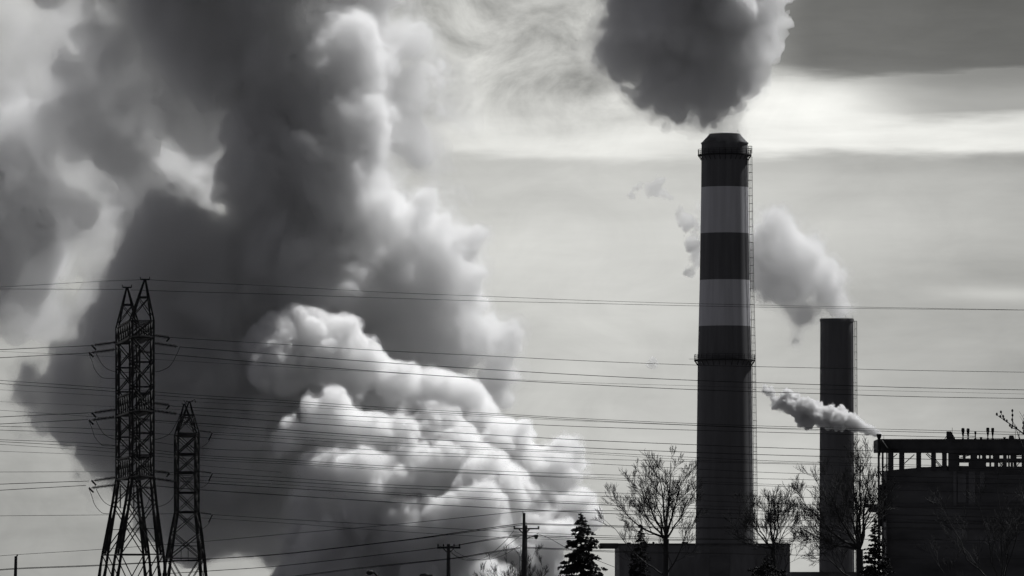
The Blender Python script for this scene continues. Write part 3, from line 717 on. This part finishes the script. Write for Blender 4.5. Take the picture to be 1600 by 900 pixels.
# ================= trees =================
def bare_tree(label,px,D,top_py,spread,seed,limbs,trunk_r=.22,nm='bare_tree',dens=1.0,twig_r=.016,group='bare winter trees',height_px=None):
    rng=random.Random(seed); base=Vector((xx(px,D),D,0)); H=zz(top_py,D)
    root=thing(nm,label,'tree',base,group); T=MB(); C_=MB(); cnt=[0]
    def grow(p,d,L,r,lev):
        cnt[0]+=1
        n=4 if lev<3 else 3; pts=[p]; dd=d.copy(); pos=p.copy()
        for i in range(n):
            wob=.08 if lev<3 else .11
            dd=(dd+Vector((rng.gauss(0,wob),rng.gauss(0,wob),rng.gauss(.05,wob)))).normalized()
            pos=pos+dd*(L/n); pts.append(pos.copy())
        r1=max(twig_r*.55,r*(.55 if lev<3 else .4)); rr=[r+(r1-r)*i/n for i in range(n+1)]
        (T if lev<2 else C_).tube(pts,rr,7 if lev<2 else (4 if lev<3 else 3),False)
        if lev>=5 or L<.30: return
        k=[4,4,4,4,3][lev] if dens>=1 else [4,3,4,3,3][lev]
        for j in range(k+ (rng.random()<.4)):
            t=.30+.70*(j+rng.random()*.8)/(k); t=min(t,1.0)
            q=t*n; i0=min(int(q),n-1); at=pts[i0].lerp(pts[i0+1],q-i0)
            seg_=(pts[i0+1]-pts[i0]).normalized()
            ax=seg_.orthogonal().normalized(); ax.rotate(Quaternion(seg_,rng.uniform(0,6.283)))
            ang=rng.uniform(.3,.65) if t<.97 else rng.uniform(.1,.4)
            nd=(seg_*math.cos(ang)+ax*math.sin(ang)); nd.z+=.18; nd.normalize()
            grow(at,nd,L*rng.uniform(.52,.82)*(1.1-.3*t),max(twig_r,rr[i0]*rng.uniform(.45,.65)),lev+1)
    # trunk
    fork=limbs['fork']; fz=zz(fork,D)
    tp=[base,Vector((base.x,base.y,fz*.5)),Vector((xx(limbs.get('fx',px),D),D,fz))]
    T.tube(smooth_path(tp,4),[trunk_r*(1.15-.3*i/8) for i in range(9)],10,False)
    for (tx,ty,dy,rk) in limbs['to']:
        tgt=P(tx,ty,D)+Vector((0,dy,0)); st=tp[-1] if rk>0 else Vector((base.x,base.y,fz*.75)); rk=abs(rk)
        v=tgt-st; L=v.length; n=5; mid=st+v*.45+Vector((0,0,-.08*L if abs(v.x)>.3*L else 0))
        pts=smooth_path([st,mid,tgt],4); pts=[p+Vector((rng.gauss(0,.05),rng.gauss(0,.05),rng.gauss(0,.05)))*(0 if i in(0,) else 1) for i,p in enumerate(pts)]
        rr=[max(twig_r,trunk_r*rk*.72*(1-.85*i/(len(pts)-1))) for i in range(len(pts))]
        T.tube(pts,rr,8,False)
        nb=int(8*dens)
        for j in range(nb):
            t=.22+.78*(j+rng.random())/nb; q=min(t*(len(pts)-1),len(pts)-1.001); i0=int(q); at=pts[i0].lerp(pts[i0+1],q-i0)
            seg_=(pts[i0+1]-pts[i0]).normalized(); ax=seg_.orthogonal().normalized(); ax.rotate(Quaternion(seg_,rng.uniform(0,6.283)))
            ang=rng.uniform(.45,1.0) if t<.95 else .2
            nd=(seg_*math.cos(ang)+ax*math.sin(ang)); nd.z+=.15; nd.normalize()
            grow(at,nd,spread*rng.uniform(.7,1.15)*(1.05-.45*t),max(twig_r,rr[i0]*.5),2)
    T.build('trunk',MAT['bark'],root,True); C_.build('crown',MAT['twig'],root)
    return root
bare_tree('broad bare tree with a rounded twiggy crown, just left of the banded chimney',1040,500,718,1.9,5,
   dict(fork=842,fx=1041,to=[(1000,745,0,.6),(960,785,1,.55),(1030,728,-1,.6),(1048,722,1,.6),(1066,745,0,.6),(1078,775,1,.5),(985,765,-2,.5),(950,815,1,-.45),(1020,760,2,.55),(1084,800,-1,-.4)]),trunk_r=.26,twig_r=.0125)
bare_tree('bare tree with an open crown in front of the foot of the banded chimney',1212,450,780,1.7,8,
   dict(fork=860,fx=1208,to=[(1200,782,0,.6),(1222,792,1,.6),(1235,815,1,.5),(1175,800,-1,.55),(1150,825,0,.5),(1160,790,1,.5),(1240,850,0,-.45),(1212,800,-1,.6)]),trunk_r=.20,twig_r=.011)
bare_tree('tall bare tree with wide drooping left limbs beside the plain chimney and power house',1344,520,700,2.3,11,
   dict(fork=858,fx=1343,to=[(1345,708,0,.55),(1362,722,1,.5),(1332,735,-1,.55),(1285,745,0,.5),(1262,790,1,.5),(1250,825,-1,.5),(1300,765,1,.5),(1368,760,0,.45),(1275,850,1,-.45),(1320,780,-2,.5),(1245,775,0,.45)]),trunk_r=.34,twig_r=.0135)
bare_tree('low bare bush of upright twigs behind the tall utility pole',812,400,868,1.0,21,
   dict(fork=960,fx=810,to=[(768,880,0,.5),(790,874,1,.5),(812,872,-1,.5),(832,870,0,.5),(852,882,1,.5),(748,892,0,.45),(822,880,0,.5)]),trunk_r=.10,twig_r=.010,nm='bare_bush')
bare_tree('bare tree in front of the power house, seen dimly against its wall',1560,260,740,1.1,31,
   dict(fork=930,fx=1565,to=[(1450,760,0,.5),(1480,800,1,.5),(1520,770,-1,.5),(1560,745,0,.5),(1590,780,1,.5),(1440,840,0,-.4),(1610,740,0,.5)]),trunk_r=.11,twig_r=.008,dens=.7)
bare_tree('bare tree reaching in from the right edge with budding twigs above the power house roof',1670,150,640,.5,41,
   dict(fork=900,fx=1668,to=[(1598,672,0,.30),(1590,650,1,.3),(1610,700,0,.35),(1650,640,0,.5),(1585,760,0,.3)]),trunk_r=.10,twig_r=.006,dens=.6)
tw=MB(); D_=150.
def tp_(q): return [P(a,c,D_) for a,c in q]
for q,r in (([(1668,760),(1640,712),(1612,687),(1598,677),(1585,667),(1573,659),(1563,652),(1557.5,648.5)],[.03,.025,.02,.016,.014,.011,.009,.007]),([(1583,666.5),(1581.6,657),(1582,650),(1581.8,643)],[.012,.01,.008,.006]),([(1569,656.5),(1567.5,652),(1564,645)],[.01,.008,.006]),([(1600,679),(1598.5,670),(1599,662),(1601,650)],[.013,.011,.009,.007]),([(1588,670),(1581,669),(1578,666)],[.01,.007,.006])):
    tw.tube(tp_(q),r,6)
    for a,c in q[-3:]:
        tw.lathe([(0,-.02),(.022,.0),(.026,.025),(.015,.05),(0,.06)],P(a,c,D_-.01),8)
TR=[o for o in bpy.data.objects if o.get('label','').startswith('bare tree reaching in')][0]
tw.build('budding_twig',MAT['bark'],TR)
def spruce(label,px,top_py,D,wpx,seed,bot_py=1000,nm='spruce_tree',dens=1.0,ground_=0.0):
    rng=random.Random(seed); s=D/F; base=Vector((xx(px,D),D,ground_)); H=zz(top_py,D)
    root=thing(nm,label,'tree',base,'conifers'); T=MB().tube([base,base+Vector((0,0,H*.6)),base+Vector((0,0,H))],[.16,.09,.015],8); T.build('trunk',MAT['bark'],root)
    C_=MB(); z=H-.08
    n_l=0
    def spray(p,d,L,q_=1.0):
        # flat ragged clump of needle blades
        nn=int(7*dens)
        for i in range(nn):
            t=(i+rng.random())/nn; c=p+d*L*t+Vector((0,0,-.45*L*t*t))
            for k in range(4):
                e=Vector((rng.gauss(0,1),rng.gauss(0,1),rng.gauss(-.5,.6))).normalized(); e=(e+d*.8).normalized(); l=rng.uniform(.07,.17)*q_; w_=rng.uniform(.025,.05)*q_
                sd=e.cross(Vector((rng.gauss(0,1),rng.gauss(0,1),rng.gauss(0,1)))).normalized()*w_
                b=len(C_.v); C_.v+=[tuple(c-sd),tuple(c+e*l*.6+sd),tuple(c+e*l),tuple(c+e*l*.5-sd*1.3)]; C_.f.append((b,b+1,b+2,b+3)); C_.mi.append(0)
    while z>1.2:
        f=(H-z)/(zz(top_py,D)-zz(900,D)); R_=min(wpx*s/2*min(f,1.25)**.9+.03, wpx*s*.62)
        m=1
        for k in range(m):
            a=rng.uniform(0,6.283); L=R_*rng.choice([rng.uniform(.5,.9),rng.uniform(.8,1.25)]); d=Vector((math.cos(a),math.sin(a),rng.uniform(-.1,.25))).normalized()
            p0=base+Vector((0,0,z-ground_+rng.uniform(-.1,.1))); steps=max(2,int(L/.2)); pts=[p0]; dd=d.copy(); pos=p0.copy()
            for i in range(steps):
                dd=(dd+Vector((rng.gauss(0,.08),rng.gauss(0,.08),-.07+ (.14 if i>steps*.6 else 0)))).normalized(); pos=pos+dd*(L/steps); pts.append(pos.copy())
            C_.tube(pts,[.03*(1-.7*i/steps) for i in range(steps+1)],3,False)
            for i in range(1,steps+1):
                if rng.random()<.22: continue
                sdv=dd.cross(Vector((0,0,1))).normalized()
                for sg in (-1,1):
                    spray(pts[i],(dd*.6+sdv*sg*rng.uniform(.4,1)).normalized(),min(.34,.04+.34*L*(1-.7*i/steps)),min(1,.35+L))
            spray(pts[-1],dd,min(.2,.3*L),min(1,.35+L))
        z-=rng.uniform(.015,.045)
    C_.build('crown',MAT['needles'],root); return root
spruce('dark dense spruce with a pointed tip, between the tall utility pole and the low building',908,800,350,72,3)
spruce('slim shaggy conifer against the left corner of the power house',1367,806,480,44,6)
spruce('narrow dark conifer partly behind the broad bare tree',1001,818,520,34,9)
spruce('small dark conifer top low in front of the banded chimney foot',1200,868,430,60,12)

# ================= steam =================
def steam(name,label,blobs,Y0,h,amps,seed,k,warp,dens,aniso=.45,fringe=None,squash=1.0,alb=1.0,lumps=None):
    me=steam_mesh(name,blobs,Y0,h,amps,seed,k=k,warp=warp,squash=squash,lumps=lumps,iso=(0,) if not fringe else (0,)+tuple(-q for q in fringe[0::2]))
    o=bpy.data.objects.new(name,me[0]); sc.collection.objects.link(o); me[0].materials.append(vol_mat(name+'_vapour',dens,aniso,(alb,)*3)); tag(o,label,'steam','steam and smoke plumes')
    if fringe:
        for me_,dn in zip(me[1:],fringe[1::2]):
            f=bpy.data.objects.new('thin_fringe',me_); sc.collection.objects.link(f); f.parent=o; me_.materials.append(vol_mat(name+'_fringe',dn,aniso,(alb,)*3))
    return o
upper=[(330,-120,120,0),(180,-110,110,0),(470,-120,120,0),(560,-60,80,0),(60,-140,110,0),(300,-240,130,0),(120,-260,130,0),(450,-240,110,0),(265,60,85,0),(135,180,62,0),(95,120,40,0),(60,200,45,10),(310,150,75,10),(420,160,90,0),(500,190,95,0),(430,250,70,0),(560,220,65,0),(575,130,80,0),(630,85,42,-10),(655,170,42,-10),(672,130,30,-10),(640,215,35,0),(560,50,50,10),(400,-10,80,0),(190,60,60,-10),(240,120,60,0),
 (10,335,78,0),(0,300,60,-20),(-30,400,75,0),(-40,300,70,0),(40,270,36,0),(70,250,30,0),(25,430,30,0),(60,380,24,0),(245,285,36,0),(290,335,34,0),(205,345,30,0),(230,370,34,0)]
back=[(320,110,62,15),(420,110,85,15),(490,180,92,5),(400,-20,90,15),(330,-130,120,10),(470,-120,110,10),(200,-130,90,10),(560,215,58,0),(260,20,60,15),(390,200,60,5),(540,110,60,10),(490,270,75,0),(420,270,60,0),(560,280,60,0),(520,320,90,0),(430,300,95,0),(605,325,46,-10),(668,385,52,-10),(705,420,40,-10),(630,440,90,0),(480,430,120,0),(320,440,105,0),(240,410,48,0),
 (240,510,95,0),(140,590,58,0),(95,640,46,0),(62,600,26,0),(150,660,50,0),(300,620,140,0),(200,690,72,0),(225,765,45,0),(330,760,85,0),(400,700,130,0),(450,600,140,10),(600,540,110,20),(690,510,65,20),(785,535,34,20),(775,590,38,20),(770,630,34,20)]
left=[(230,280,75,20),(150,330,80,20),(120,120,80,20),(180,430,60,20),(60,480,70,20),(20,330,110,0),(-30,420,100,0),(0,150,80,0),(60,60,60,0),(-60,250,90,0),(110,30,50,0),(90,220,60,0),(40,250,80,0)]
front=[(440,560,62,0),(487,500,24,0),(535,525,30,0),(405,540,22,0),(520,570,50,-10),(630,600,40,-20),(690,628,45,-20),(735,660,45,-20),(585,565,28,-10),(660,578,18,-20),
 (527,628,17,-110),(528,650,26,-110),(500,660,30,-100),(450,665,14,-120),(455,690,24,-110),(560,675,42,-100),(610,690,52,-90),(690,695,66,-70),(785,705,56,-40),(850,742,54,-30),(864,800,54,-30),
 (760,790,80,-100),(650,760,60,-150),(570,760,50,-160),(510,740,34,-150),(585,805,28,-190),(660,830,60,-190),(740,820,60,-190),(820,850,60,-120),(700,740,40,-140),(760,740,36,-120),
 (500,800,50,-60),(510,880,70,-20),(560,900,110,-100),(700,920,110,-120),(840,890,50,-100)]
topb=[(1080,-70,95,0),(1000,-60,70,0),(1125,-80,75,0),(1060,-170,100,0),(980,-160,80,0),(1020,-250,90,0),(1095,140,38,0),(1060,95,62,0),(1095,60,68,0),(1135,50,44,-5),(1110,150,34,0),(1030,125,34,0),(1045,160,20,0),(1140,155,24,0),(1070,172,18,0),(1000,55,52,0),(970,65,34,0),(985,20,45,0),(1105,176,15,0),(1150,120,30,0),(1060,10,90,0),(1125,0,60,0),(985,95,26,0)]
mid=[(1300,455,28,0),(1270,430,38,0),(1235,400,42,0),(1215,355,28,0),(1225,450,36,0),(1250,490,26,0),(1200,420,36,0),(1318,470,14,0),(1250,515,9,0),(1180,380,28,0),(1150,370,22,0),(1120,350,20,0),(1305,490,7,0)]
wisp=[(1060,345,9,0),(1090,405,10,0),(1014,572,4,0),(1018,566,3,0),(985,300,5,0),(1045,312,6,0),(1075,350,16,0),(1082,385,14,0),(1068,330,8,0),(1080,420,10,0),(1020,295,12,0),(1000,290,8,0),(1035,305,7,0)]
vent=[(1374, 679, 2.5, 0), (1368, 675, 4.0, 0), (1361, 672, 5.8, 0), (1352, 669, 7.5, 0), (1342, 665, 9.2, 0), (1331, 661, 11.5, 0), (1319, 658, 12.6, 0), (1307, 655, 15.6, 0), (1296, 651, 15.6, 0), (1285, 652, 13.0, 0), (1300, 640, 7.8, 0), (1322, 645, 4.6, 0), (1272, 646, 15.6, 0), (1260, 642, 16.9, 0), (1247, 636, 15.6, 0), (1236, 628, 13.0, 0), (1230, 618, 9.1, 0), (1224, 628, 10.4, 0), (1262, 655, 10.4, 0), (1210, 636, 6.5, 0), (1202, 612, 6.5, 0), (1196, 604, 3.9, 0), (1207, 622, 5.2, 0)]
steam('steam_cloud','huge dark grey rising steam cloud rising in the left middle, behind the lattice towers',back,1720,.9,[(3.5,26),(3.0,11),(2.3,5),(1.3,2.4)],3,1.8,8,.34,fringe=(1.2,.07,3.4,.035),squash=.75,alb=.962,lumps=(3,9,(.34,.52),2.5))
steam('steam_drift','soft dark grey steam drifting over the top left, torn by pale gaps',upper,1745,1.1,[(5,30),(3.6,13),(2.0,6),(1.0,3)],73,1.8,10,.20,fringe=(2.0,.04,5.0,.02),squash=.8,alb=.95,lumps=(2,9,(.34,.55),3.5))
steam('steam_veil','thin pale veil of broken steam along the left edge behind the huge dark cloud',left,1790,1.2,[(5,26),(2.5,10),(1.5,5)],33,2.0,8,.11,alb=.93,lumps=(2,8,(.35,.6),5.0),squash=.6)
steam('steam_bank','bright sunlit billowing steam bank low in the centre left',front,1690,.7,[(1.6,18),(1.3,7),(1.1,3.2),(.6,1.8)],13,1.2,3,.6,fringe=(.7,.1),alb=.972,lumps=(3,10,(.30,.50),1.4))
steam('smoke_plume','dark smoke plume with a bright right edge above the banded chimney',topb,1390,.5,[(1.8,11),(1.4,4.5),(1.0,2.2),(.5,1.2)],9,1.0,2.5,.6,fringe=(1.0,.12,2.6,.05),squash=.85,alb=.965,lumps=(3,9,(.32,.52),1.6))
steam('steam_puff','soft grey steam puff drifting left above the plain chimney',mid,1600,.5,[(1.5,9),(1.2,4.5),(.9,2.2),(.4,1.1)],19,.8,2.5,.30,fringe=(.9,.07,2.0,.04),squash=.8,alb=.94,lumps=(3,8,(.32,.52),1.4))
steam('steam_wisp','faint torn steam wisps left of the banded chimney',wisp,1600,.5,[(1.2,6),(1.0,3),(.6,1.5)],29,.6,2,.4,alb=.88,lumps=(2,7,(.35,.6),.9))
steam('vent_steam','small crisp steam trail streaming left from the power house corner flue',vent,1150,.15,[(.3,2.6),(.25,1.2),(.2,.6),(.1,.3)],39,.16,.4,3.0,fringe=(.15,.4),alb=.90,lumps=(3,9,(.35,.6),.25))
steam('flue_steam','thin see-through steam between the mouth of the banded chimney and the smoke plume',[(1134,212,22,0),(1132,196,26,0),(1128,182,30,0),(1090,190,18,0),(1050,190,14,0),(1020,180,12,0)],1390,.5,[(1.6,6),(1.2,3),(.8,1.5)],59,.8,1.5,.05,alb=.97,lumps=(2,7,(.35,.6),1.0))
me=steam_mesh('sunlit_side',[(1184,25,42,0),(1192,-30,48,0),(1191,75,33,0),(1165,60,40,-15),(1192,110,20,0),(1165,120,32,0),(1150,155,20,0),(1140,90,40,20),(1135,178,12,0),(1200,40,22,0)],1392,.5,[(1.4,9),(1.2,4.5),(.9,2.2),(.45,1.2)],83,k=1.0,warp=2,squash=.7,lumps=(3,9,(.32,.5),1.3))
pl_=[o for o in bpy.data.objects if o.name=='smoke_plume'][0]
ss_=bpy.data.objects.new('sunlit_side',me[0]); sc.collection.objects.link(ss_); ss_.parent=pl_; me[0].materials.append(vol_mat('sun_whitened_vapour',.35,.45,(1,1,1))); ss_['label']='ragged right side of the smoke plume, whitened to look sunlit'  # sunlight on the plume's right side put in as whiter, thinner vapour
